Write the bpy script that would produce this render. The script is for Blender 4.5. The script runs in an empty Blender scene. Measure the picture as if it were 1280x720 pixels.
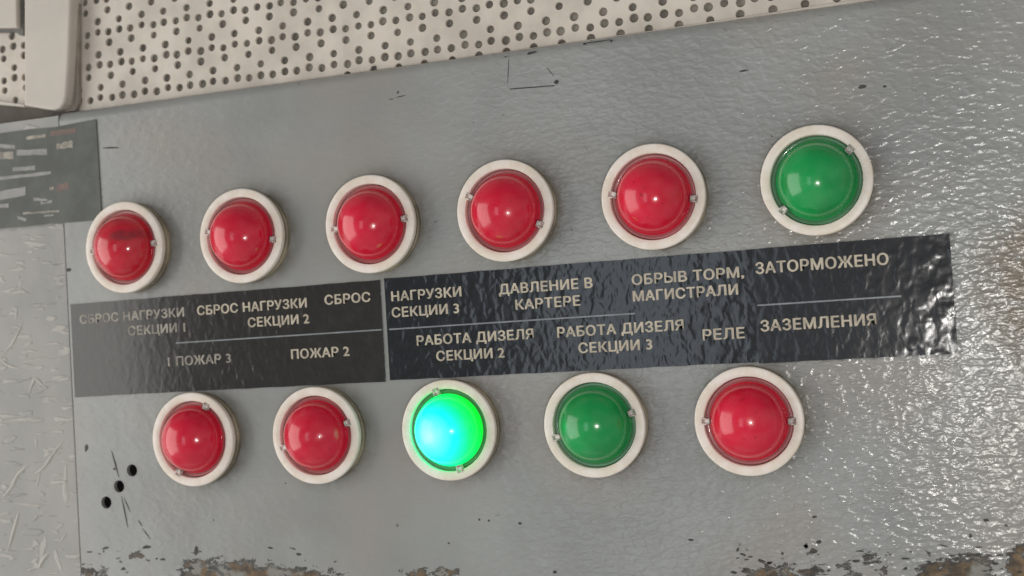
import bpy, bmesh, math, random
from mathutils import Matrix, Vector, noise
random.seed(7)
SC = bpy.context.scene
COL = SC.collection
S = 0.02          # one panel unit (the outer radius of a lamp ring) in metres

def P(x, y, z=0.0):
    """panel coordinates (x right, y down, z into the panel) -> world"""
    return Vector((x * S, z * S, -y * S))

# ---------------------------------------------------------------- camera
CAM_POS = (17.34613302, 2.40425061, -24.0551432)
RM = ((0.94019477, 0.06142613, 0.33505317),
      (-0.06960337, 0.99749717, 0.01244083),
      (-0.3334504, -0.03501763, 0.94211708))
def vdir(v): return Vector((v[0], v[2], -v[1]))
cam_d = bpy.data.cameras.new('camera')
cam = bpy.data.objects.new('camera', cam_d)
COL.objects.link(cam)
rt, dn, fw = (vdir(v).normalized() for v in RM)
up = -dn; bk = -fw
m = Matrix(((rt.x, up.x, bk.x), (rt.y, up.y, bk.y), (rt.z, up.z, bk.z)))
cam.matrix_world = Matrix.Translation(P(*CAM_POS)) @ m.to_4x4()
cam_d.sensor_width = 36.0
cam_d.lens = 1610.16 / 1280 * 36.0
cam_d.clip_start = 0.01
cam_d.clip_end = 50
cam_d.dof.use_dof = True
cam_d.dof.focus_distance = 0.50
cam_d.dof.aperture_fstop = 11.0
SC.camera = cam

# ---------------------------------------------------------------- world and lamps
world = bpy.data.worlds.new('World'); SC.world = world
world.use_nodes = True
wn = world.node_tree; bgn = wn.nodes['Background']
wtc = wn.nodes.new('ShaderNodeTexCoord')
wno = wn.nodes.new('ShaderNodeTexNoise'); wno.inputs['Scale'].default_value = 1.7; wno.inputs['Detail'].default_value = 1.5
wr = wn.nodes.new('ShaderNodeValToRGB')
wr.color_ramp.elements[0].position = 0.36; wr.color_ramp.elements[0].color = (0.22, 0.225, 0.235, 1)
wr.color_ramp.elements[1].position = 0.66; wr.color_ramp.elements[1].color = (0.50, 0.49, 0.47, 1)
wn.links.new(wtc.outputs['Generated'], wno.inputs['Vector'])
wn.links.new(wno.outputs['Fac'], wr.inputs['Fac'])
# the cab is darker overhead
wsx = wn.nodes.new('ShaderNodeSeparateXYZ'); wn.links.new(wtc.outputs['Generated'], wsx.inputs[0])
wmr = wn.nodes.new('ShaderNodeMapRange'); wn.links.new(wsx.outputs['Z'], wmr.inputs[0])
for _i, _v in enumerate((-0.3, 0.9, 1.15, 0.6)): wmr.inputs[_i + 1].default_value = _v
wmx = wn.nodes.new('ShaderNodeVectorMath'); wmx.operation = 'SCALE'
wn.links.new(wr.outputs['Color'], wmx.inputs[0]); wn.links.new(wmr.outputs[0], wmx.inputs['Scale'])
wn.links.new(wmx.outputs[0], bgn.inputs['Color'])
bgn.inputs['Strength'].default_value = 0.92

def area(name, pos, target, sx, sy, power, col, shape='RECTANGLE'):
    l = bpy.data.lights.new(name, 'AREA'); l.shape = shape; l.size = sx; l.size_y = sy
    l.energy = power; l.color = col
    o = bpy.data.objects.new(name, l); COL.objects.link(o)
    p = P(*pos); d = (P(*target) - p).normalized()
    o.matrix_world = Matrix.Translation(p) @ d.to_track_quat('-Z', 'Y').to_matrix().to_4x4()
    return o
# large cab window to the left of the panel
def polar(deg, down, dist, tgt=(9, 2, 0)):
    a = math.radians(deg); b = math.radians(down)
    return (tgt[0] - math.sin(a) * math.cos(b) * dist, tgt[1] + math.sin(b) * dist, -math.cos(a) * math.cos(b) * dist)
area('cab_window_light', polar(63, 4, 70), (9, 2, 0), 1.15, 1.35, 10.6, (1.0, 0.97, 0.92))
# small far window behind the viewer, cool daylight
area('far_window_light', polar(13, 2, 110), (9, 2, 0), 0.40, 0.9, 1.8, (0.80, 0.90, 1.0))
# lamp of the camera phone, right behind the lens
area('phone_lamp', (18.4, 5.0, -24.8), (12, 3, 0), 0.036, 0.022, 0.50, (1.0, 0.97, 0.92), 'ELLIPSE')

SC.view_settings.view_transform = 'Standard'
SC.view_settings.look = 'None'
SC.view_settings.gamma = 1.0
SC.view_settings.use_curve_mapping = False
SC.view_settings.exposure = 0.22
# ---------------------------------------------------------------- node helpers
class NT:
    def __init__(s, name):
        s.m = bpy.data.materials.new(name); s.m.use_nodes = True
        s.t = s.m.node_tree; s.b = s.t.nodes['Principled BSDF']
        s.tc = s.t.nodes.new('ShaderNodeTexCoord')
        s.obj = s.tc.outputs['Object']
    def n(s, typ, **kw):
        nd = s.t.nodes.new(typ)
        for k, v in kw.items(): setattr(nd, k, v)
        return nd
    def put(s, sock, v):
        if isinstance(v, bpy.types.NodeSocket): s.t.links.new(v, sock)
        else: sock.default_value = v
    def mapping(s, scale, loc=(0, 0, 0), vec=None, rot=(0, 0, 0)):
        nd = s.n('ShaderNodeMapping'); s.put(nd.inputs['Vector'], vec or s.obj)
        nd.inputs['Scale'].default_value = scale; nd.inputs['Location'].default_value = loc
        nd.inputs['Rotation'].default_value = rot
        return nd.outputs[0]
    def noise(s, vec, scale, detail=2.0, rough=0.5, dist=0.0):
        nd = s.n('ShaderNodeTexNoise'); s.put(nd.inputs['Vector'], vec)
        nd.inputs['Scale'].default_value = scale; nd.inputs['Detail'].default_value = detail
        nd.inputs['Roughness'].default_value = rough; nd.inputs['Distortion'].default_value = dist
        return nd.outputs['Fac']
    def math(s, op, a, b=0.0, c=0.0, clamp=False):
        nd = s.n('ShaderNodeMath', operation=op, use_clamp=clamp)
        s.put(nd.inputs[0], a); s.put(nd.inputs[1], b); s.put(nd.inputs[2], c)
        return nd.outputs[0]
    def mr(s, v, a, b, c=0.0, d=1.0, smooth=True):
        nd = s.n('ShaderNodeMapRange'); nd.interpolation_type = 'SMOOTHSTEP' if smooth else 'LINEAR'
        s.put(nd.inputs[0], v)
        for i, x in enumerate((a, b, c, d)): nd.inputs[i + 1].default_value = x
        return nd.outputs[0]
    def mix(s, f, a, b, blend='MIX'):
        nd = s.n('ShaderNodeMix', data_type='RGBA', blend_type=blend)
        s.put(nd.inputs[0], f)
        for i, x in ((6, a), (7, b)):
            if isinstance(x, tuple) and len(x) == 3: x = (*x, 1)
            s.put(nd.inputs[i], x)
        return nd.outputs[2]
    def bump(s, h, dist, strength=1.0, normal=None):
        nd = s.n('ShaderNodeBump'); s.put(nd.inputs['Height'], h)
        nd.inputs['Distance'].default_value = dist; nd.inputs['Strength'].default_value = strength
        if normal is not None: s.t.links.new(normal, nd.inputs['Normal'])
        return nd.outputs[0]
    def set(s, **kw):
        al = {'color': 'Base Color', 'rough': 'Roughness', 'metal': 'Metallic', 'normal': 'Normal', 'ior': 'IOR',
              'coat': 'Coat Weight', 'coatr': 'Coat Roughness', 'coatn': 'Coat Normal', 'emis': 'Emission Color', 'estr': 'Emission Strength',
              'sss': 'Subsurface Weight', 'sssr': 'Subsurface Radius', 'ssss': 'Subsurface Scale', 'spec': 'Specular IOR Level', 'trans': 'Transmission Weight'}
        for k, v in kw.items():
            sk = s.b.inputs[al[k]]
            if isinstance(v, tuple) and len(v) == 3 and sk.type == 'RGBA': v = (*v, 1)
            s.put(sk, v)
        return s.m
U = 1.0 / S       # object metres -> panel units

def gauss(t, x, y, rx, ry):
    """soft blob at panel point (x, y): 1 in the middle, 0 outside"""
    v = t.mapping((U / rx, 0, U / ry), (-x / rx, 0, y / ry))
    g = t.n('ShaderNodeTexGradient', gradient_type='SPHERICAL'); t.put(g.inputs[0], v)
    return g.outputs['Fac']

DX, DY, OX = 2.97292, 4.25738, 1.49579
LAMP_XY = [(i * DX, 0.0) for i in range(6)] + [(i * DX + OX, DY) for i in range(5)]
# ---- hammered grey enamel of the panel, chipped to primer and rust along its lower edge
def enamel(name, chips, tint=(0.300, 0.306, 0.294), bumpk=1.0):
    t = NT(name)
    v = t.mapping((U, U, U))
    vh = t.mapping((U * 0.85, U, U * 1.6))
    big = t.noise(v, 0.45, 3.0)
    mid = t.noise(v, 1.7, 4.0, 0.6)
    warm = t.noise(t.mapping((U, U, U), (5, 3, 9)), 0.33, 2.0)
    col = t.mix(t.mr(big, 0.3, 0.7), tuple(c * 0.91 for c in tint), tuple(c * 1.07 for c in tint))
    col = t.mix(t.mr(warm, 0.42, 0.66, 0, 0.55), col, (tint[0] * 1.06, tint[1] * 0.955, tint[2] * 0.90))
    col = t.mix(t.mr(mid, 0.55, 0.8, 0, 0.14), col, (0.16, 0.155, 0.14))
    # worn brown patch by the right edge and grime beside the left seam
    w = t.math('MULTIPLY', t.mr(gauss(t, 18.5, 2.2, 1.5, 2.0), 0.0, 0.7), t.mr(mid, 0.3, 0.55))
    col = t.mix(t.math('MULTIPLY', w, 0.85), col, (0.17, 0.13, 0.085))
    # hand grime that gathers on the enamel round each lamp
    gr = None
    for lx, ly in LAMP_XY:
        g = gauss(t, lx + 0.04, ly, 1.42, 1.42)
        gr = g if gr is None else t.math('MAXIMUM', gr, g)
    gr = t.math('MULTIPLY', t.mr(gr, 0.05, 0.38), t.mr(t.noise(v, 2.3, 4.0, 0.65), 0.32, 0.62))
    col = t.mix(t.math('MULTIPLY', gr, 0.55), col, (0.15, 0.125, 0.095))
    # enamel relief: rounded wet-looking lumps stretched sideways
    h1 = t.noise(vh, 5.4, 1.0, 0.45, 0.35)
    h2 = t.noise(vh, 9.5, 1.0, 0.5, 0.2)
    h3 = t.noise(v, 1.1, 1.0)
    h = t.math('ADD', t.mr(h1, 0.35, 0.75), t.math('MULTIPLY', t.mr(h2, 0.3, 0.75), 0.30))
    ex = t.n('ShaderNodeSeparateXYZ'); t.put(ex.inputs[0], v)
    h = t.math('MULTIPLY', h, t.mr(ex.outputs['X'], 4.0, 13.0, 0.18, 1.0))     # the enamel lies smoother on the left
    h = t.math('ADD', h, t.math('MULTIPLY', h3, 0.8))
    rough = t.mr(mid, 0.3, 0.7, 0.19, 0.26)
    if chips:
        ez = t.n('ShaderNodeSeparateXYZ'); t.put(ez.inputs[0], v)
        y = t.math('MULTIPLY', ez.outputs['Z'], -1.0)
        acc = None
        for (cx, cy, rx, ry, k) in chips:
            g = t.math('MULTIPLY', gauss(t, cx, cy, rx, ry), k)
            acc = g if acc is None else t.math('MAXIMUM', acc, g)
        edge = t.mr(y, 6.9, 8.6, 0.0, 0.35, False)
        acc = t.math('ADD', acc, edge)
        cn = t.noise(t.mapping((U * 0.8, U, U * 1.5)), 3.4, 7.0, 0.72, 0.4)
        mk = t.math('ADD', acc, t.math('MULTIPLY', t.math('SUBTRACT', cn, 0.5), 2.3))
        chip = t.mr(mk, 0.43, 0.47)
        deep = t.mr(mk, 0.54, 0.66)
        rn = t.noise(v, 3.2, 5.0, 0.65)
        rust = t.mix(t.mr(rn, 0.35, 0.65), (0.055, 0.036, 0.020), (0.20, 0.125, 0.060))
        rust = t.mix(t.mr(t.noise(v, 1.9, 3.0), 0.5, 0.62), rust, (0.23, 0.225, 0.20))
        prim = t.mix(t.mr(rn, 0.4, 0.6), (0.035, 0.034, 0.032), (0.09, 0.085, 0.075))
        col = t.mix(chip, col, prim)
        col = t.mix(deep, col, rust)
        h = t.math('SUBTRACT', h, t.math('MULTIPLY', chip, 1.2))
        rough = t.math('ADD', rough, t.math('MULTIPLY', chip, 0.35))
    nrm = t.bump(h, 0.00020 * bumpk, 1.0)
    return t.set(color=col, rough=rough, normal=nrm, spec=0.55)

def simple(name, col, rough=0.5, var=0.15, sc=3.0, bump=0.0, bsc=8.0, dark=None, **kw):
    t = NT(name); v = t.mapping((U, U, U))
    nz = t.noise(v, sc, 4.0, 0.6)
    d = dark or tuple(c * (1 - var) for c in col)
    c = t.mix(t.mr(nz, 0.35, 0.65), d, col)
    if bump: kw['normal'] = t.bump(t.noise(v, bsc, 2.0), bump)
    return t.set(color=c, rough=rough, **kw)

def film(name, base, rough, bumpd, sx=1.0, seed=0.0, ramp=None, spec=0.62):
    """glossy black film, orange-peeled and crinkled"""
    t = NT(name)
    v = t.mapping((U * sx, U, U), (seed, 0, seed))
    vd = t.mapping((U * 1.25, U, U * 0.8), (seed, 0, seed), rot=(0, 0.45, 0))
    a = t.noise(vd, 4.4, 1.5, 0.45, 0.3)
    b = t.noise(v, 0.9, 1.0)
    dst = t.noise(t.mapping((U, U, U), (seed, 2, 1)), 2.2, 5.0, 0.7)
    col = t.mix(t.mr(dst, 0.45, 0.75, 0, 0.35), base, tuple(c * 2.2 + 0.006 for c in base))
    hh = t.math('ADD', t.mr(a, 0.3, 0.75), t.math('MULTIPLY', b, 1.2))
    if ramp == 'left':                     # lies flat at the left, rippled at the right
        s_ = t.n('ShaderNodeSeparateXYZ'); t.put(s_.inputs[0], t.mapping((U, U, U)))
        hh = t.math('MULTIPLY', hh, t.mr(s_.outputs['X'], -2.0, 1.5, 0.2, 1.0))
    elif ramp:                               # blistered towards one end
        s_ = t.n('ShaderNodeSeparateXYZ'); t.put(s_.inputs[0], t.mapping((U, U, U)))
        lum = t.noise(t.mapping((U, U, U), (4, 4, 4)), 3.4, 1.0, 0.4)
        k_ = t.mr(t.math('ADD', s_.outputs['X'], t.math('MULTIPLY', s_.outputs['Z'], -0.35)), ramp[0], ramp[1], 0.0, 1.0)
        hh = t.math('ADD', t.math('MULTIPLY', hh, ramp[2]), t.math('MULTIPLY', t.mr(lum, 0.35, 0.7), k_))
    n = t.bump(hh, bumpd)
    return t.set(color=col, rough=rough, normal=n, spec=spec)

def lens_mat(name, col, dark, dirt=False, sat=1.0):
    t = NT(name)
    v0 = t.mapping((U, U, U))
    oi = t.n('ShaderNodeObjectInfo')
    sh = t.n('ShaderNodeVectorMath', operation='SCALE'); sh.inputs[0].default_value = (7, 11, 5); t.put(sh.inputs['Scale'], oi.outputs['Random'])
    ad = t.n('ShaderNodeVectorMath', operation='ADD'); t.put(ad.inputs[0], v0); t.put(ad.inputs[1], sh.outputs[0])
    v = ad.outputs[0]                        # every lens wears its own stains
    c = t.mix(t.mr(t.noise(v, 1.6, 2.0), 0.35, 0.7, 0, 0.6), col, dark)
    c = t.mix(t.math('MULTIPLY', oi.outputs['Random'], 0.35), c, dark)
    film_ = t.mr(t.noise(v, 1.3, 5.0, 0.7), 0.45, 0.75)
    c = t.mix(t.math('MULTIPLY', film_, 0.05), c, (0.45, 0.36, 0.30))        # thin film of dust
    speck = t.mr(t.noise(v, 13.0, 1.0, 0.5), 0.73, 0.76)
    c = t.mix(t.math('MULTIPLY', speck, 0.5), c, tuple(x * 0.25 for x in col))
    r = t.mr(t.noise(v, 2.5, 4.0, 0.6), 0.4, 0.75, 0.17, 0.30)
    if dirt:
        g = t.math('MAXIMUM', t.mr(gauss(t, 0.36, -0.22, 0.45, 0.17), 0.0, 0.6), t.mr(gauss(t, -0.5, 0.38, 0.22, 0.15), 0.0, 0.6))
        g = t.math('MULTIPLY', g, t.mr(t.noise(v0, 3.0, 4.0, 0.6), 0.35, 0.6))
        c = t.mix(t.math('MULTIPLY', g, 0.6), c, (0.10, 0.012, 0.015))
        r = t.math('ADD', r, t.math('MULTIPLY', g, 0.3))
    return t.set(color=c, rough=r, spec=0.5, coat=0.28, coatr=t.mr(film_, 0.0, 1.0, 0.04, 0.14), sss=0.12, sssr=(1.0, 0.35, 0.25), ssss=0.003,
                 normal=t.bump(t.noise(v, 2.0, 1.0), 0.00030))
# ---------------------------------------------------------------- object helpers
def link(name, me, mat=None, parent=None, loc=None):
    o = bpy.data.objects.new(name, me); COL.objects.link(o)
    if mat is not None and me is not None and not me.materials: me.materials.append(mat)
    if parent is not None: o.parent = parent
    if loc is not None: o.location = loc
    return o
def thing(name, label, cat, loc=(0, 0, 0), group=None):
    o = bpy.data.objects.new(name, None); COL.objects.link(o)
    o.location = loc; o.empty_display_size = 0.01
    o['label'] = label; o['category'] = cat
    if group: o['group'] = group
    return o
def mesh(name, verts, faces, smooth=False):
    me = bpy.data.meshes.new(name); me.from_pydata([tuple(v) for v in verts], [], faces)
    me.validate(); me.update()
    if smooth:
        for p in me.polygons: p.use_smooth = True
    return me
def bm_mesh(name, bm, smooth=False):
    bmesh.ops.recalc_face_normals(bm, faces=bm.faces)
    me = bpy.data.meshes.new(name); bm.to_mesh(me); bm.free()
    if smooth:
        for p in me.polygons: p.use_smooth = True
    return me
def lathe(name, prof, n=72, close=False, sharp=35, jitter=0.0):
    """prof: (radius, height towards the viewer) in panel units"""
    bm = bmesh.new(); rings = []
    for (r, h) in prof:
        if r < 1e-6: rings.append([bm.verts.new(P(0, 0, -h))])
        else:
            ring = []
            for k in range(n):
                a = 2 * math.pi * k / n
                rr = r
                if jitter: rr = r * (1 + jitter * noise.noise(Vector((math.cos(a) * 3, math.sin(a) * 3, h * 2))))
                ring.append(bm.verts.new(P(rr * math.cos(a), rr * math.sin(a), -h)))
            rings.append(ring)
    for A, B in zip(rings, rings[1:]):
        for k in range(n):
            l = (k + 1) % n
            if len(A) == 1: bm.faces.new((A[0], B[k], B[l]))
            elif len(B) == 1: bm.faces.new((A[k], A[l], B[0]))
            else: bm.faces.new((A[k], A[l], B[l], B[k]))
    me = bm_mesh(name, bm, True)
    me.set_sharp_from_angle(angle=math.radians(sharp))
    return me
def prism(name, pts, z0, z1, bev=0.0):
    """pts: outline in panel units; z0 front, z1 back"""
    bm = bmesh.new()
    f = bm.faces.new([bm.verts.new(P(x, y, z1)) for x, y in pts])
    r = bmesh.ops.extrude_face_region(bm, geom=[f])
    vs = [g for g in r['geom'] if isinstance(g, bmesh.types.BMVert)]
    bmesh.ops.translate(bm, verts=vs, vec=P(0, 0, z0 - z1))
    if bev:
        fr = [e for e in bm.edges if all(abs(v.co.y - z0 * S) < 1e-7 for v in e.verts)]
        bmesh.ops.bevel(bm, geom=fr, offset=bev * S, segments=3, profile=0.5, affect='EDGES')
    return bm_mesh(name, bm)
def ray(px, py, z=0.0):
    """survey note: photograph pixel -> where that point lies on the plane at depth z"""
    a, b = (px - 640) / 1610.16, (py - 360) / 1610.16
    d = [RM[0][i] * a + RM[1][i] * b + RM[2][i] for i in range(3)]
    s = (z - CAM_POS[2]) / d[2]
    return (CAM_POS[0] + s * d[0], CAM_POS[1] + s * d[1])

# ---------------------------------------------------------------- materials
chips = []
for px, py, rx, ry, k in [(300, 722, 2.1, .62, 1.0), (250, 712, .8, .5, .8), (380, 722, 1.2, .42, .8), (120, 716, 1.0, .34, .5), (165, 696, .7, .22, .6),
                          (535, 724, 1.0, .36, .8), (560, 716, .4, .25, .6), (785, 724, .9, .22, .6), (1010, 716, .9, .36, .6), (1018, 688, .35, .45, .5), (965, 716, .8, .3, .7),
                          (1085, 704, 1.1, .5, .44), (1075, 724, 1.0, .25, .65), (1200, 722, 1.3, .62, .95), (1222, 712, .6, .42, .9), (1275, 706, .42, .5, 1.0), (700, 724, .3, .2, .4), (930, 690, .3, .3, .4)]:
    x, y = ray(px, py); chips.append((x, y, rx, ry, k))
M_EN = enamel('hammered_grey_enamel', chips)
M_EN2 = enamel('side_grey_enamel', None, (0.30, 0.295, 0.28), 0.5)
M_CREAM = simple('cream_plastic', (0.86, 0.79, 0.72), 0.38, 0.10, 2.2, 0.00008, 5.0, dark=(0.76, 0.67, 0.56))
M_NUT = simple('aged_cream_plastic', (0.36, 0.30, 0.21), 0.5, 0.55, 1.6, 0.00008, 5.0)
M_SHEET = simple('cream_sheet_paint', (0.72, 0.65, 0.565), 0.42, 0.2, 0.9, 0.00016, 2.2, dark=(0.58, 0.52, 0.45))
M_BAR = simple('cream_bar_paint', (0.60, 0.55, 0.485), 0.36, 0.08, 0.7, 0.0001, 1.5)
M_WOOL = simple('grimy_backing', (0.40, 0.37, 0.32), 0.9, 0.45, 2.4, 0.0003, 6.0)
M_DARK = simple('dark_void', (0.022, 0.021, 0.020), 0.8, 0.3)
M_BROWN = simple('brown_gap_shade', (0.115, 0.098, 0.080), 0.7, 0.35, 1.2, 0.0002, 3.0)  # brown that paints the shade in the gap under the frame bar
M_GREYLINE = simple('grey_divider_print', (0.26, 0.28, 0.30), 0.4, 0.3, 2.0)
M_TEXT = simple('beige_print', (0.60, 0.53, 0.42), 0.6, 0.28, 3.5, spec=0.2)
M_TEXTW = simple('worn_beige_print', (0.42, 0.38, 0.32), 0.5, 0.5, 4.0)
M_F1 = film('grey_black_film', (0.018, 0.017, 0.015), 0.13, 0.00007, 1.0, 3.0, 'left')
M_F2 = film('blue_black_film', (0.009, 0.011, 0.014), 0.15, 0.00011, 1.0, 8.0, None, 0.55)
M_F3 = film('deep_black_film', (0.010, 0.011, 0.014), 0.19, 0.00020, 1.0, 14.0, (0.5, 1.8, 0.40), 0.5)
M_STK = simple('green_grey_sticker_film', (0.128, 0.137, 0.122), 0.40, 0.25, 1.2, 0.00005, 2.0, spec=0.25)
M_PR1 = simple('pale_sticker_print', (0.30, 0.295, 0.275), 0.35, 0.25, 3.0)
M_PR2 = simple('red_sticker_print', (0.17, 0.105, 0.085), 0.35, 0.3, 3.0)
M_RED = lens_mat('red_lens', (0.74, 0.006, 0.042), (0.57, 0.004, 0.028))
M_REDD = lens_mat('dirty_red_lens', (0.68, 0.010, 0.035), (0.50, 0.007, 0.022), True)
M_REDF = lens_mat('red_lens_skirt', (0.42, 0.14, 0.14), (0.30, 0.08, 0.085))
M_GRN = lens_mat('green_lens', (0.006, 0.36, 0.085), (0.004, 0.24, 0.05))
M_GRNF = lens_mat('green_lens_skirt', (0.09, 0.25, 0.12), (0.06, 0.17, 0.08))
LITOFF = (0.15, 0, 0.07)
def lit_mat():
    t = NT('lit_green_lens')
    v = t.mapping((U, U, U), LITOFF)
    ln = t.n('ShaderNodeVectorMath', operation='LENGTH')
    v2 = t.n('ShaderNodeVectorMath', operation='MULTIPLY'); t.put(v2.inputs[0], v); v2.inputs[1].default_value = (1, 0, 1)
    t.put(ln.inputs[0], v2.outputs[0])
    r = t.n('ShaderNodeValToRGB'); t.put(r.inputs[0], ln.outputs['Value'])
    cr = r.color_ramp
    cr.elements[0].position = 0.0; cr.elements[0].color = (0.15, 1.0, 0.95, 1)
    cr.elements[1].position = 1.0; cr.elements[1].color = (0.0, 0.16, 0.002, 1)
    for pos, c in ((0.25, (0.05, 1.0, 0.90)), (0.46, (0.0, 0.85, 0.46)), (0.60, (0.0, 0.70, 0.24)), (0.72, (0.0, 0.55, 0.08)), (0.86, (0.0, 0.34, 0.008))):
        e = cr.elements.new(pos); e.color = (*c, 1)
    return t.set(color=(0.005, 0.2, 0.06), rough=0.2, emis=r.outputs[0], estr=2.3)
M_LIT = lit_mat()

# ---------------------------------------------------------------- control panel
def circle(cx, cy, r, n, ph=0.0):
    return [(cx + r * math.cos(2 * math.pi * k / n + ph), cy + r * math.sin(2 * math.pi * k / n + ph)) for k in range(n)]
HOLES = [ray(165, 588), ray(149, 608), ray(133, 628)]
X0, X1, YT, YB = -1.80, 26.0, -3.0, 10.0
panel = thing('control_panel', 'grey hammered metal control panel with chipped lower edge carrying the round lamps', 'control panel', (0, 0, 0))
def front_plate():
    bm = bmesh.new()
    loops = [[(X0, YT), (X1, YT), (X1, YB), (X0, YB)]] + [circle(x, y, 0.135, 24) for x, y in HOLES]
    es = []; hl = []
    for lp in loops:
        vs = [bm.verts.new(P(x, y, 0)) for x, y in lp]
        ee = [bm.edges.new((vs[i], vs[(i + 1) % len(vs)])) for i in range(len(vs))]
        es += ee
        if lp is not loops[0]: hl.append(vs)
    bmesh.ops.triangle_fill(bm, use_beauty=True, edges=es)
    for vs in hl:                       # walls of the drilled holes
        bk_ = [bm.verts.new(v.co + P(0, 0, 0.10)) for v in vs]
        for i in range(len(vs)):
            j = (i + 1) % len(vs); bm.faces.new((vs[i], vs[j], bk_[j], bk_[i]))
    bmesh.ops.recalc_face_normals(bm, faces=bm.faces)
    # rolled top edge
    R_ = 0.24; prev = None
    pr = [(YT, 0.0)] + [(YT - R_ * math.sin(a), R_ - R_ * math.cos(a)) for a in [math.pi / 2 * k / 10 for k in range(1, 11)]] + [(YT - R_, 0.9)]
    nx = 40
    grid = []
    for (y, z) in pr:
        grid.append([bm.verts.new(P(X0 + (X1 - X0) * i / nx, y, z)) for i in range(nx + 1)])
    for a, b in zip(grid, grid[1:]):
        for i in range(nx):
            f = bm.faces.new((a[i], b[i], b[i + 1], a[i + 1])); f.smooth = True
    # left, right and bottom returns
    def strip(p, q):
        vs = [bm.verts.new(P(*p, 0)), bm.verts.new(P(*q, 0)), bm.verts.new(P(*q, 0.5)), bm.verts.new(P(*p, 0.5))]
        bm.faces.new(vs)
    strip((X0, YT), (X0, YB)); strip((X1, YT), (X1, YB)); strip((X0, YB), (X1, YB))
    me = bpy.data.meshes.new('front_plate'); bm.to_mesh(me); bm.free()
    return me
link('front_plate', front_plate(), M_EN, panel)
link('hole_backing', prism('hole_backing', [(-1.4, 4.5), (0.1, 4.5), (0.1, 6.0), (-1.4, 6.0)], 0.35, 0.37), M_DARK, panel)
# scratches, nicks and chips in the enamel
def marks():
    bm = bmesh.new()
    def poly(pts):
        bm.faces.new([bm.verts.new(P(x, y, -0.0035)) for x, y in pts])
    def streak(a, b, w, px=True, taper=0.25, seg=6):
        (x0, y0), (x1, y1) = (ray(*a), ray(*b)) if px else (a, b)
        dx, dy = x1 - x0, y1 - y0; L = math.hypot(dx, dy) or 1; nx_, ny_ = -dy / L, dx / L
        up_, dn_ = [], []
        for i in range(seg + 1):
            t = i / seg; ww = w * (taper + (1 - taper) * math.sin(math.pi * t)) * random.uniform(.85, 1.1) / 2
            j = random.uniform(-.08, .08) * w
            cx, cy = x0 + dx * t + nx_ * j, y0 + dy * t + ny_ * j
            up_.append((cx + nx_ * ww, cy + ny_ * ww)); dn_.append((cx - nx_ * ww, cy - ny_ * ww))
        for i in range(seg): poly([up_[i], up_[i + 1], dn_[i + 1], dn_[i]])
    def nick(px_, py_, w, h, ang=0.0):
        x, y = ray(px_, py_); n = 9
        poly([(x + math.cos(ang) * a_ - math.sin(ang) * b_, y + math.sin(ang) * a_ + math.cos(ang) * b_)
              for a_, b_ in [(w / 2 * math.cos(2 * math.pi * k / n) * random.uniform(.6, 1.2), h / 2 * math.sin(2 * math.pi * k / n) * random.uniform(.6, 1.2)) for k in range(n)]])
    S_ = streak
    S_((637, 111.5), (693, 107), .028, taper=.7); S_((636, 74), (634.5, 104), .014, taper=.6)
    S_((683, 84), (693, 96), .014)
    nick(695.5, 102.5, .10, .09); nick(664, 66, .22, .05, -.1)
    S_((728, 54.5), (765, 49.5), .03); nick(764, 51, .07, .05); nick(731, 55, .07, .05)
    nick(497.5, 115.5, .07, .05); S_((486, 124), (492, 124), .02); S_((495, 122), (507, 119), .022)
    S_((128, 185), (149, 184.5), .04); nick(930, 88.5, .17, .04, .02); nick(1078, 108.5, .18, .07); nick(1106, 108, .08, .05)
    nick(468, 84, .18, .06, .1); nick(108, 560, .10, .18, .35); nick(143, 586, .06, .06)
    S_((139.5, 563), (149, 597), .045); S_((152, 620), (160, 660), .04); S_((155, 622), (163, 640), .03); S_((173, 650), (178, 658), .035); S_((178, 660), (188, 674), .03)
    nick(79, 316, .14, .3); nick(86, 337, .14, .10); nick(80, 413, .08, .1); nick(83, 460, .06, .2)
    nick(183, 684, .26, .08, -.15); nick(245, 688, .12, .2, .2); nick(599, 649.5, .05, .05); nick(611, 651, .05, .06); nick(561, 679, .06, .04)
    nick(650, 654, .09, .06); nick(694, 715, .1, .07); nick(864, 675, .12, .05); nick(922, 687, .05, .12, .5); nick(929, 693, .14, .05, .5); nick(938, 696, .1, .04)
    nick(952, 701, .16, .06, .2); nick(1232, 650, .12, .06); nick(1258, 657, .06, .06); nick(1213, 670, .07, .09); nick(1223, 684, .12, .03)
    nick(1024, 677, .12, .07); nick(1008, 683, .09, .12); nick(1075, 689, .14, .04); nick(1085, 694, .22, .035, -.1); nick(1179, 682, .15, .03, .3)
    nick(1200, 694, .06, .09); nick(1221, 693, .2, .05); nick(1250, 694, .12, .04); nick(1018, 646, .1, .06)
    nick(112, 690, .2, .04); nick(132, 685, .24, .05, -.2)
    rnd = random.Random(4)
    for _ in range(46):
        px_ = rnd.choice([rnd.uniform(40, 420), rnd.uniform(900, 1275), rnd.uniform(900, 1275)])
        py_ = rnd.triangular(678, 716, 714)
        nick(px_, py_, rnd.uniform(.05, .2), rnd.uniform(.025, .07), rnd.uniform(-.3, .3))
    return bm_mesh('chip_marks', bm)
me = marks()
o = link('chip_marks', me, simple('bare_dark_primer', (0.055, 0.052, 0.048), 0.6, 0.5, 5.0), panel); o['kind'] = 'stuff'
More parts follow.
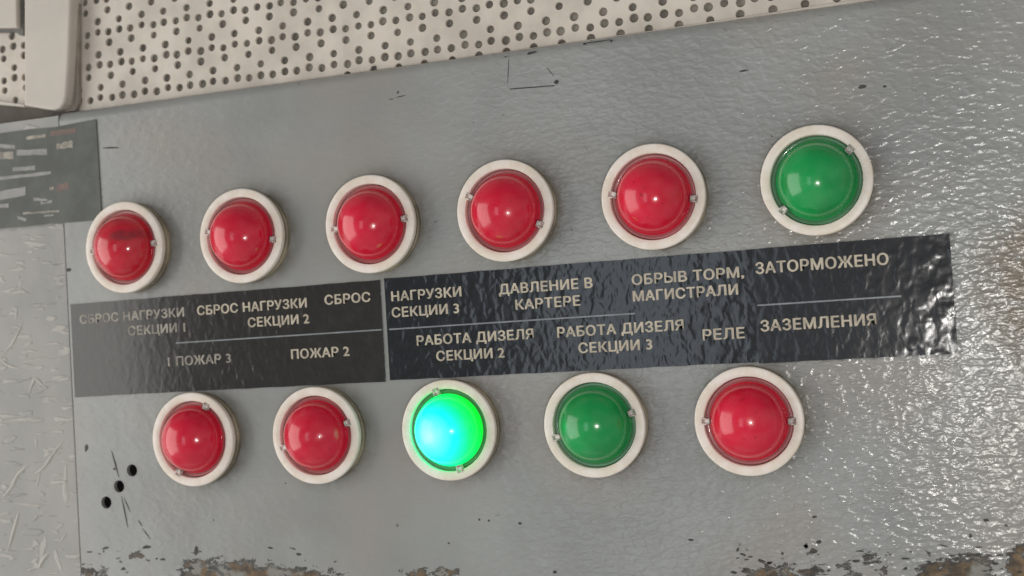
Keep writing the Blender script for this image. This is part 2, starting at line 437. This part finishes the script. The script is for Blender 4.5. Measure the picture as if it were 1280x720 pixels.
def rims():
    bm = bmesh.new()
    for x, y in HOLES:
        n = 24
        a = [bm.verts.new(P(x + .137 * math.cos(2 * math.pi * k / n), y + .137 * math.sin(2 * math.pi * k / n), -.003)) for k in range(n)]
        b = [bm.verts.new(P(x + (.165 + .02 * noise.noise(Vector((k * .7, x, 0)))) * math.cos(2 * math.pi * k / n), y + (.165 + .02 * noise.noise(Vector((k * .7, y, 3)))) * math.sin(2 * math.pi * k / n), -.003)) for k in range(n)]
        for k in range(n):
            l = (k + 1) % n; bm.faces.new((a[k], a[l], b[l], b[k]))
    return bm_mesh('hole_rims', bm)
link('hole_rims', rims(), simple('pale_worn_enamel', (0.38, 0.37, 0.35), 0.5, 0.2), panel)

# neighbouring panel on the left, under crinkled clear film
def crinkled_side():
    t = NT('crinkled_film_over_enamel')
    v = t.mapping((U, U, U))
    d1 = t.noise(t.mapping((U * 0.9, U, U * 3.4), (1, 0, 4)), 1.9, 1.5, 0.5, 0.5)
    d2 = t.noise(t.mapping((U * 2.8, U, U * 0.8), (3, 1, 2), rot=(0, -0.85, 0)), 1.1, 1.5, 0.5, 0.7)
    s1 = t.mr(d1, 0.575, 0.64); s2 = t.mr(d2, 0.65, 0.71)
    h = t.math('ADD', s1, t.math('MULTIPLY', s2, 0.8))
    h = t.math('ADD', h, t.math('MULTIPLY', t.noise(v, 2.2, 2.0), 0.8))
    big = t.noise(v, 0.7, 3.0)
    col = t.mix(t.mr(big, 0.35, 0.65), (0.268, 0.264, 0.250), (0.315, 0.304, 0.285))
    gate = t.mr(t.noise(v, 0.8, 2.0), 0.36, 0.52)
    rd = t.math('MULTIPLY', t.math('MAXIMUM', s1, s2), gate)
    col = t.mix(t.math('MULTIPLY', rd, 0.48), col, (0.50, 0.47, 0.42))     # pale highlight dashes painted into the colour along the wrinkles
    return t.set(color=col, rough=0.28, normal=t.bump(h, 0.00016), spec=0.55)
side = thing('side_panel', 'left neighbouring grey panel under crinkled glossy film with pale highlights painted on its wrinkles', 'panel', (0, 0, 0))
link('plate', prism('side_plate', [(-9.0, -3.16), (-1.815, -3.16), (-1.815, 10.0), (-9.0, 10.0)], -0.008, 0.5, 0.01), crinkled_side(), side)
me = prism('seam_filler', [(-1.83, -3.0), (-1.79, -3.0), (-1.79, 10.0), (-1.83, 10.0)], 0.008, 0.45)
link('seam_filler', me, simple('seam_grime', (0.24, 0.23, 0.21), 0.7, 0.5, 2.0), side)

def crease(pts, w):
    bm = bmesh.new(); rows = []
    q = [Vector((*ray(*p), 0)) for p in pts]
    fine = []
    for i in range(len(q) - 1):
        p0, p1, p2, p3 = q[max(i - 1, 0)], q[i], q[i + 1], q[min(i + 2, len(q) - 1)]
        for k in range(5):
            u = k / 5
            fine.append(0.5 * (2 * p1 + (p2 - p0) * u + (2 * p0 - 5 * p1 + 4 * p2 - p3) * u * u + (3 * p1 - p0 - 3 * p2 + p3) * u ** 3))
    fine.append(q[-1]); n = len(fine)
    for i, c in enumerate(fine):
        d = (fine[min(i + 1, n - 1)] - fine[max(i - 1, 0)]).normalized(); nn = Vector((-d.y, d.x, 0))
        ww = w * (0.15 + 0.85 * math.sin(math.pi * i / (n - 1))) * (0.85 + 0.3 * noise.noise(Vector((i * .5, w, 2))))
        rows.append([bm.verts.new(P(c.x + nn.x * s * ww, c.y + nn.y * s * ww, -0.010 - 0.35 * ww * (1 - abs(s)))) for s in (-1, -.5, 0, .5, 1)])
    for a, b_ in zip(rows, rows[1:]):
        for k in range(4): bm.faces.new((a[k], b_[k], b_[k + 1], a[k + 1]))
    return bm_mesh('film_crease', bm, True)
m_cr = simple('film_crease_highlight', (0.42, 0.40, 0.36), 0.25, 0.2, 3.0)  # raised creases with their highlights put into the pale colour
for pts, w in [(((2, 445), (14, 432), (22, 418), (29, 402)), .045), (((0, 447), (10, 456), (26, 461)), .04), (((3, 624), (14, 610), (24, 592), (38, 580)), .06), (((40, 596), (56, 583), (68, 566), (82, 548)), .05),
               (((18, 629), (40, 631), (62, 633)), .04), (((24, 640), (19, 658), (10, 690)), .06), (((48, 712), (54, 700), (62, 692)), .07), (((28, 452), (44, 449), (58, 446)), .035),
               (((0, 643), (8, 642), (14, 641)), .04), (((36, 494), (41, 480), (46, 474), (60, 487)), .05), (((74, 678), (80, 672), (83, 668)), .03), (((12, 526), (30, 524), (52, 523)), .05), (((30, 433), (36, 430), (42, 427)), .05)]:
    link('film_crease', crease(pts, w), m_cr, side)

# dark body of the cabinet behind everything
wall = link('cabinet_wall', prism('cabinet_wall', [(-14, -14), (30, -14), (30, 12), (-14, 12)], 1.0, 1.3), M_DARK)
wall['kind'] = 'structure'

# ---------------------------------------------------------------- perforated cream sheet
ZS = 0.40
perf = thing('perforated_panel', 'cream perforated metal sheet behind the top edge of the grey panel', 'perforated panel', P(9, -3.3, ZS))
PB = P(9, -3.3, ZS)
def perf_sheet():
    PX, PY = 0.2976, 0.250
    HR = 0.085; TH = 0.07; NA = 16
    verts, faces = [], []
    rnd = random.Random(11)
    ang = -0.0090
    ca, sa = math.cos(ang), math.sin(ang)
    def W(lx, ly, z):
        x = 9.17 + lx * ca - ly * sa; x = 9.17 + lx; y = -3.515 - 0.0014 * max(0.0, x - 5) ** 2 + ly
        return P(x, y, z) - PB
    for r in range(-16, 2):
        k = r % 3
        for c in range(-46, 40):
            cx, cy = c * PX, r * PY
            has = (k == 0) or (k == 1 and c % 2 == 1 and not (r == 1 and c < -13)) or (k == 2 and c % 2 == 0)
            hx, hy = PX / 2, PY / 2
            b = len(verts)
            if not has:
                verts += [W(cx - hx, cy - hy, ZS), W(cx + hx, cy - hy, ZS), W(cx + hx, cy + hy, ZS), W(cx - hx, cy + hy, ZS)]
                faces.append((b, b + 1, b + 2, b + 3)); continue
            jx, jy = rnd.uniform(-.016, .016), rnd.uniform(-.012, .012)
            if k == 0: jy += 0.014 * (1 if c % 2 else -1)
            rr = HR * rnd.uniform(0.90, 1.06)
            for i in range(NA):
                a = 2 * math.pi * i / NA + math.pi / NA * 0
                dx, dy = math.cos(a), math.sin(a)
                s = min(hx / abs(dx) if abs(dx) > 1e-6 else 9, hy / abs(dy) if abs(dy) > 1e-6 else 9)
                verts.append(W(cx + dx * s, cy + dy * s, ZS))
            for q, z in ((1.10, ZS), (1.0, ZS + .014), (1.0, ZS + TH)):
                for i in range(NA):
                    a = 2 * math.pi * i / NA
                    verts.append(W(cx + jx + rr * q * math.cos(a), cy + jy + rr * q * math.sin(a), z))
            for L in range(3):
                for i in range(NA):
                    j = (i + 1) % NA
                    faces.append((b + L * NA + i, b + L * NA + j, b + (L + 1) * NA + j, b + (L + 1) * NA + i))
            # square corners not reached by the fan
            cs = [(1, 1), (-1, 1), (-1, -1), (1, -1)]
            for sx, sy in cs:
                # neighbours of the corner on the fan boundary
                ca_ = math.atan2(sy * hy, sx * hx) % (2 * math.pi)
                i0 = int(ca_ / (2 * math.pi / NA)) % NA; i1 = (i0 + 1) % NA
                verts.append(W(cx + sx * hx, cy + sy * hy, ZS)); faces.append((b + i0, b + i1, len(verts) - 1))
    me = mesh('sheet', verts, faces)
    bm = bmesh.new(); bm.from_mesh(me); bmesh.ops.recalc_face_normals(bm, faces=bm.faces); bm.to_mesh(me); bm.free()
    return me
link('sheet', perf_sheet(), M_SHEET, perf)
def local(me, base):
    for v in me.vertices: v.co -= base
    return me
link('backing', local(prism('backing', [(-6, -8.5), (22, -8.5), (22, -3.05), (-6, -3.05)], ZS + .105, ZS + .14), PB), M_WOOL, perf)
hem = [(x_, y_) for x_, y_ in [(-1.35, -3.18), (-1.35, -3.225), (6, -3.255), (12, -3.285), (22, -3.40), (22, -3.18)]]
link('hem', local(prism('hem', hem, ZS - .10, ZS - .01, 0.02), PB), M_SHEET, perf)

# ---------------------------------------------------------------- door frame at the upper left
fb = P(-2.0, -3.4, 0)
fr = thing('door_frame', 'cream painted metal frame with rounded corner at the upper left', 'door frame', fb)
bar = [ray(30, -60), ray(90, -60), ray(88, 0), ray(86, 60), ray(83.5, 105), ray(82, 120), ray(79.5, 129), ray(75, 135), ray(68, 137.5), ray(60, 137), ray(30, 132)]
me = local(prism('upright_bar', bar, 0.0, 0.37, 0.05), fb)
link('upright_bar', me, M_BAR, fr)
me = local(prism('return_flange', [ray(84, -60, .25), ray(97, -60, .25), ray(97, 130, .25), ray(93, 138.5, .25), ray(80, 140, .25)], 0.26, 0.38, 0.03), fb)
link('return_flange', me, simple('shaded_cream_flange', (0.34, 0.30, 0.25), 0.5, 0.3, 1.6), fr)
me = local(prism('gap_shade', [ray(-60, 120, .3), ray(0, 129, .3), ray(40, 135, .3), ray(98, 141, .3), ray(64, 158, .3), ray(-60, 182, .3)], 0.30, 0.48), fb)
link('gap_shade', me, M_BROWN, fr)  # dark strip laid in where the gap below the bar is only shaded
me = local(prism('lower_rail', [ray(-60, 118, .25), ray(0, 127, .25), ray(30, 131, .25), ray(32, 134, .25), ray(0, 131, .25), ray(-60, 122, .25)], 0.22, 0.38), fb)
link('lower_rail', me, M_BAR, fr)
cb = P(-3.4, -5.3, .3)
cp = thing('cover_plate', 'small cream cover plate with painted dark shadow border in the top left corner', 'cover plate', cb)
me = local(prism('plate', [ray(-60, -60, .2), ray(21, -60, .2), ray(22.5, 35, .2), ray(-60, 36, .2)], 0.16, 0.28, 0.03), cb)
link('plate', me, M_BAR, cp)
me = local(prism('gap_shade', [ray(-60, -60, .3), ray(29, -60, .3), ray(29.5, 44, .3), ray(25, 44, .3), ray(20, 40, .3), ray(-60, 41, .3)], 0.281, 0.395), cb)
link('gap_shade', me, simple('grey_border_shade', (0.17, 0.165, 0.155), 0.6, 0.3), cp)  # darker plate behind, painting the shadow border round the cover

# ---------------------------------------------------------------- sticker on the left
sb = P(-1.5, -1.8, 0)
st = thing('sticker', 'dark green glossy sticker with faded pale print at the left edge', 'sticker', sb)
pts = [(-7, -2.93), (-2.6, -2.93), (-1.9, -2.90), (-0.79, -2.955), (-0.775, -1.8), (-0.765, -0.70), (-1.35, -0.70), (-2.2, -0.72), (-7, -0.72)]
link('sheet', local(prism('sheet', pts, -0.030, -0.013), sb), M_STK, st)
def blk(name, q, mat, z=-0.033):
    bm = bmesh.new(); bm.faces.new([bm.verts.new(P(*ray(*p), z) - sb) for p in q])
    return link(name, bm_mesh(name, bm), mat, st)
def line(a, b, h, mat=M_PR1, wob=0.8):
    (x0, y0), (x1, y1) = a, b; n = 7
    top_ = [(x0 + (x1 - x0) * i / n, y0 + (y1 - y0) * i / n - h / 2 + random.uniform(-wob, wob) * .5) for i in range(n + 1)]
    bot_ = [(x0 + (x1 - x0) * i / n, y0 + (y1 - y0) * i / n + h / 2 + random.uniform(-wob, wob) * .5) for i in range(n, -1, -1)]
    blk('print_mark', top_ + bot_, mat)
line((-40, 252), (33, 239), 11); line((22, 191), (60, 190), 7); line((-40, 180), (20, 184), 5); line((-20, 196), (18, 194), 9, M_TEXTW); line((17, 212), (45, 210), 5)
line((-30, 227), (65, 216), 4); line((-40, 260), (12, 257), 5); line((43, 249), (60, 251), 4, M_PR1, 1.5); line((52, 254), (66, 252), 3, M_PR1, 1.5)
line((30, 267), (75, 264), 2.5, M_TEXTW); line((23, 272), (34, 275), 4); line((34, 173), (58, 170), 4, M_TEXTW); line((56, 270), (68, 269), 2)
line((72, 236), (87, 232), 9, M_PR2, 2); line((63, 236), (68, 235), 4, M_TEXTW); line((64, 167), (96, 163), 7, M_PR2, 2); line((72, 184), (92, 180), 8, M_TEXTW, 3)
blk('sticker_edge', [(-60, 291.5), (0, 286.3), (50, 281.8), (68, 279.2), (68, 280.2), (50, 283.3), (0, 288.2), (-60, 294)], M_PR1)

# ---------------------------------------------------------------- engraved film labels
def text_mesh(body, x0, x1, base, cap, z):
    c = bpy.data.curves.new('t', 'FONT'); c.body = body; c.size = 1.0; c.resolution_u = 4
    c.space_character = 1.06
    o = bpy.data.objects.new('t', c); COL.objects.link(o)
    dg = bpy.context.evaluated_depsgraph_get(); dg.update()
    me = bpy.data.meshes.new_from_object(o.evaluated_get(dg))
    bpy.data.objects.remove(o); bpy.data.curves.remove(c)
    xs = [v.co.x for v in me.vertices]
    a, b = min(xs), max(xs); w = 0.009; k = (x1 - x0 - 2 * w) / (b - a)
    ky = (cap - w) / 0.727                 # cap height of the font
    vv = [v.co.copy() for v in me.vertices]; ff = [tuple(p.vertices) for p in me.polygons]
    verts, faces = [], []                  # heavier strokes: shifted copies, each a hair above the last
    for q, (sx, sy) in enumerate(((0, 0), (w, 0), (-w, 0), (0, w * .5), (0, -w * .5))):
        off = len(verts)
        verts += [P(x0 + w + (v.x - a) * k + sx, base - v.y * ky + sy, z - q * 0.0004) for v in vv]
        faces += [tuple(i_ + off for i_ in f) for f in ff]
    bpy.data.meshes.remove(me)
    return mesh('lettering', verts, faces)
FT = 0.022
def label(label_txt, cat, x0, x1, y0, y1, mat, lines, div, zf, name='label_plate'):
    base = P((x0 + x1) / 2, (y0 + y1) / 2, 0)
    t = thing(name, label_txt, cat, base, 'black film labels between the two rows of lamps')
    n = 26; rnd = random.Random(x0)
    pts = [(x0 + (x1 - x0) * i / n, y0 + rnd.uniform(-.006, .006)) for i in range(n + 1)] + [(x1 - (x1 - x0) * i / n, y1 + rnd.uniform(-.006, .006)) for i in range(n + 1)]
    link('film', local(prism('film', pts, zf, -0.002), base), mat, t)
    for (body, a, b, bl, cap, m) in lines:
        me = local(text_mesh(body, a, b, bl, cap, zf - .004), base)
        o = link('lettering', me, m, t); o['label'] = 'beige lettering reading ' + body
    for (a, b, y) in div:
        me = local(prism('divider_line', [(a, y - .014), (b, y - .014), (b, y + .014), (a, y + .014)], zf - .003, zf + .002), base)
        link('divider_line', me, M_GREYLINE, t)
    return t
C = 0.205
label('left black label ending in СБРОС and ПОЖАР 2, grey and dull at its left end', 'label', -1.73, 5.97, 1.145, 3.235, M_F1, [
    ('СБРОС НАГРУЗКИ', -1.49, 1.25, 1.60, C, M_TEXTW), ('СЕКЦИИ 1', -.22, 1.26, 1.93, C, M_TEXTW), ('1 ПОЖАР 3', .77, 2.36, 2.66, C, M_TEXTW),
    ('СБРОС НАГРУЗКИ', 1.58, 4.26, 1.595, C, M_TEXT), ('СЕКЦИИ 2', 2.82, 4.30, 1.93, C, M_TEXT), ('СБРОС', 4.68, 5.74, 1.572, C, M_TEXT),
    ('ПОЖАР 2', 3.82, 5.19, 2.66, C, M_TEXT)], [(1.0, 5.95, 2.168)], -FT)
label('middle black label from НАГРУЗКИ СЕКЦИИ 3 to РЕЛЕ, bluish and crinkled', 'label', 6.07, 13.66, 1.125, 3.215, M_F2, [
    ('НАГРУЗКИ', 6.21, 7.76, 1.60, C, M_TEXT), ('СЕКЦИИ 3', 6.20, 7.69, 1.93, C, M_TEXT), ('РАБОТА ДИЗЕЛЯ', 6.72, 9.23, 2.535, C, M_TEXT),
    ('СЕКЦИИ 2', 7.13, 8.60, 2.87, C, M_TEXT), ('ДАВЛЕНИЕ В', 8.56, 10.50, 1.617, C, M_TEXT), ('КАРТЕРЕ', 8.89, 10.23, 1.945, C, M_TEXT),
    ('РАБОТА ДИЗЕЛЯ', 9.72, 12.23, 2.54, C, M_TEXT), ('СЕКЦИИ 3', 10.13, 11.60, 2.87, C, M_TEXT), ('ОБРЫВ ТОРМ,', 11.28, 13.43, 1.625, C, M_TEXT),
    ('МАГИСТРАЛИ', 11.28, 13.30, 1.94, C, M_TEXT), ('РЕЛЕ', 12.58, 13.37, 2.757, C + .005, M_TEXT)], [(6.12, 11.3, 2.172)], -FT)
label('right black label reading ЗАТОРМОЖЕНО and ЗАЗЕМЛЕНИЯ with sparkling blistered right end', 'label', 13.60, 17.09, 1.12, 3.245, M_F3, [
    ('ЗАТОРМОЖЕНО', 13.65, 16.03, 1.587, C + .012, M_TEXT), ('ЗАЗЕМЛЕНИЯ', 13.67, 15.74, 2.655, C + .008, M_TEXT)], [(13.64, 16.2, 2.17)], -FT * 1.9)

# ---------------------------------------------------------------- indicator lamps
me_nut = lathe('base_nut', [(0.90, 0.0), (0.985, 0.0), (0.992, 0.01), (0.992, 0.10), (0.978, 0.112), (0.965, 0.118), (0.965, 0.142), (0.985, 0.150), (0.988, 0.225), (0.96, 0.235)], jitter=0.004)
me_bez = lathe('bezel', [(0.93, 0.238), (0.985, 0.238), (0.998, 0.246), (1.003, 0.31), (1.0, 0.342), (0.990, 0.355), (0.975, 0.361), (0.90, 0.364), (0.838, 0.361), (0.824, 0.352), (0.818, 0.335), (0.815, 0.12)], jitter=0.003)
me_skirt = lathe('lens_skirt', [(0.812, 0.20), (0.803, 0.262), (0.792, 0.272), (0.762, 0.275), (0.748, 0.268), (0.735, 0.262), (0.72, 0.275), (0.700, 0.275)])
def dome_profile():
    pr = [(0.722, 0.20), (0.722, 0.292), (0.716, 0.304), (0.706, 0.310)]
    R_, hc, a0 = 0.702, 0.262, math.radians(86)
    sq = 0.94
    for k in range(0, 25):
        a = a0 * (1 - k / 24)
        pr.append((R_ * math.sin(a) if k < 24 else 0.0, hc + R_ * sq * math.cos(a)))
    return pr
me_dome = lathe('lens', dome_profile())
def tab_mesh():
    bm = bmesh.new()
    bmesh.ops.create_cube(bm, size=1)
    for v in bm.verts:
        v.co = P(0.79 + v.co.x * 0.10, v.co.z * 0.09, -(0.335 + v.co.y * 0.07))
    bmesh.ops.bevel(bm, geom=bm.edges[:], offset=0.022 * S, segments=3, profile=0.5, affect='EDGES')
    return bm_mesh('retaining_tab', bm, True)
me_tab = tab_mesh()
me_cup = lathe('cup', [(0.81, 0.12), (0.0, 0.12)])
def with_mat(me, mat):
    m2 = me.copy(); m2.materials.clear(); m2.materials.append(mat); return m2
me_nut.materials.append(M_NUT); me_bez.materials.append(M_CREAM); me_tab.materials.append(simple('tab_plastic', (0.86, 0.80, 0.74), 0.5, 0.05))
DOME = {'red': with_mat(me_dome, M_RED), 'dirty': with_mat(me_dome, M_REDD), 'green': with_mat(me_dome, M_GRN), 'lit': with_mat(me_dome, M_LIT)}
SK = {'red': with_mat(me_skirt, M_REDF), 'green': with_mat(me_skirt, M_GRNF)}
DX, DY, OX = 2.97292, 4.25738, 1.49579
ddx = [0.014, -0.017, 0.022, -0.024, -0.021, 0.025, 0.007, -0.006, -0.017, 0.022, -0.006]
ddy = [0.005, -0.0, 0.009, -0.003, 0.003, -0.014, -0.006, 0.001, -0.011, -0.006, 0.022]
LAMPS = [
    ('dirty', 2, 'red lamp with a dark smudge, leftmost of the top row beside the dark sticker'),
    ('red', -10, 'red lamp above СБРОС НАГРУЗКИ, second from the left in the top row'),
    ('red', 3, 'red lamp above the seam between two black labels, third in the top row'),
    ('red', -25, 'red lamp above ДАВЛЕНИЕ В КАРТЕРЕ, fourth in the top row'),
    ('red', -8, 'red lamp above ОБРЫВ ТОРМ МАГИСТРАЛИ, beside the unlit green lamp of the top row'),
    ('green', 38, 'unlit green lamp above ЗАТОРМОЖЕНО, rightmost of the top row'),
    ('red', 61, 'red lamp below ПОЖАР 3, leftmost of the bottom row near the three drilled holes'),
    ('red', 17, 'red lamp below ПОЖАР 2, left of the glowing green lamp'),
    ('lit', 105, 'glowing green lamp lit bright cyan below РАБОТА ДИЗЕЛЯ СЕКЦИИ 2'),
    ('green', 15, 'unlit green lamp below РАБОТА ДИЗЕЛЯ СЕКЦИИ 3 in the bottom row'),
    ('red', -2, 'red lamp below РЕЛЕ, rightmost of the bottom row')]
for i, (kind, ang, lab) in enumerate(LAMPS):
    x, y = (i * DX, 0.0) if i < 6 else ((i - 6) * DX + OX, DY)
    x += ddx[i]; y += ddy[i]
    t = thing('indicator_lamp', lab, 'indicator lamp', P(x, y, 0), 'round indicator lamps on the grey panel')
    nut = link('base_nut', me_nut, None, t)
    nut.rotation_euler.y = i * 0.7
    bz = link('bezel', me_bez, None, t); bz.rotation_euler.y = i * 1.1
    for s_ in (0, math.pi):
        tb = link('retaining_tab', me_tab, None, t); tb.rotation_euler.y = -(math.radians(ang) + s_)
    sk = link('lens_skirt', SK['green' if kind in ('green', 'lit') else 'red'], None, t); sk.rotation_euler.y = i * 0.5
    ln = link('lens', DOME[kind], None, t)
    if kind == 'lit': ln['label'] = 'lens glowing cyan green from the bulb inside'
    if kind == 'dirty': ln['label'] = 'red lens with a dark smudge'
    if kind in ('red', 'green'): ln.rotation_euler.y = i * 0.9
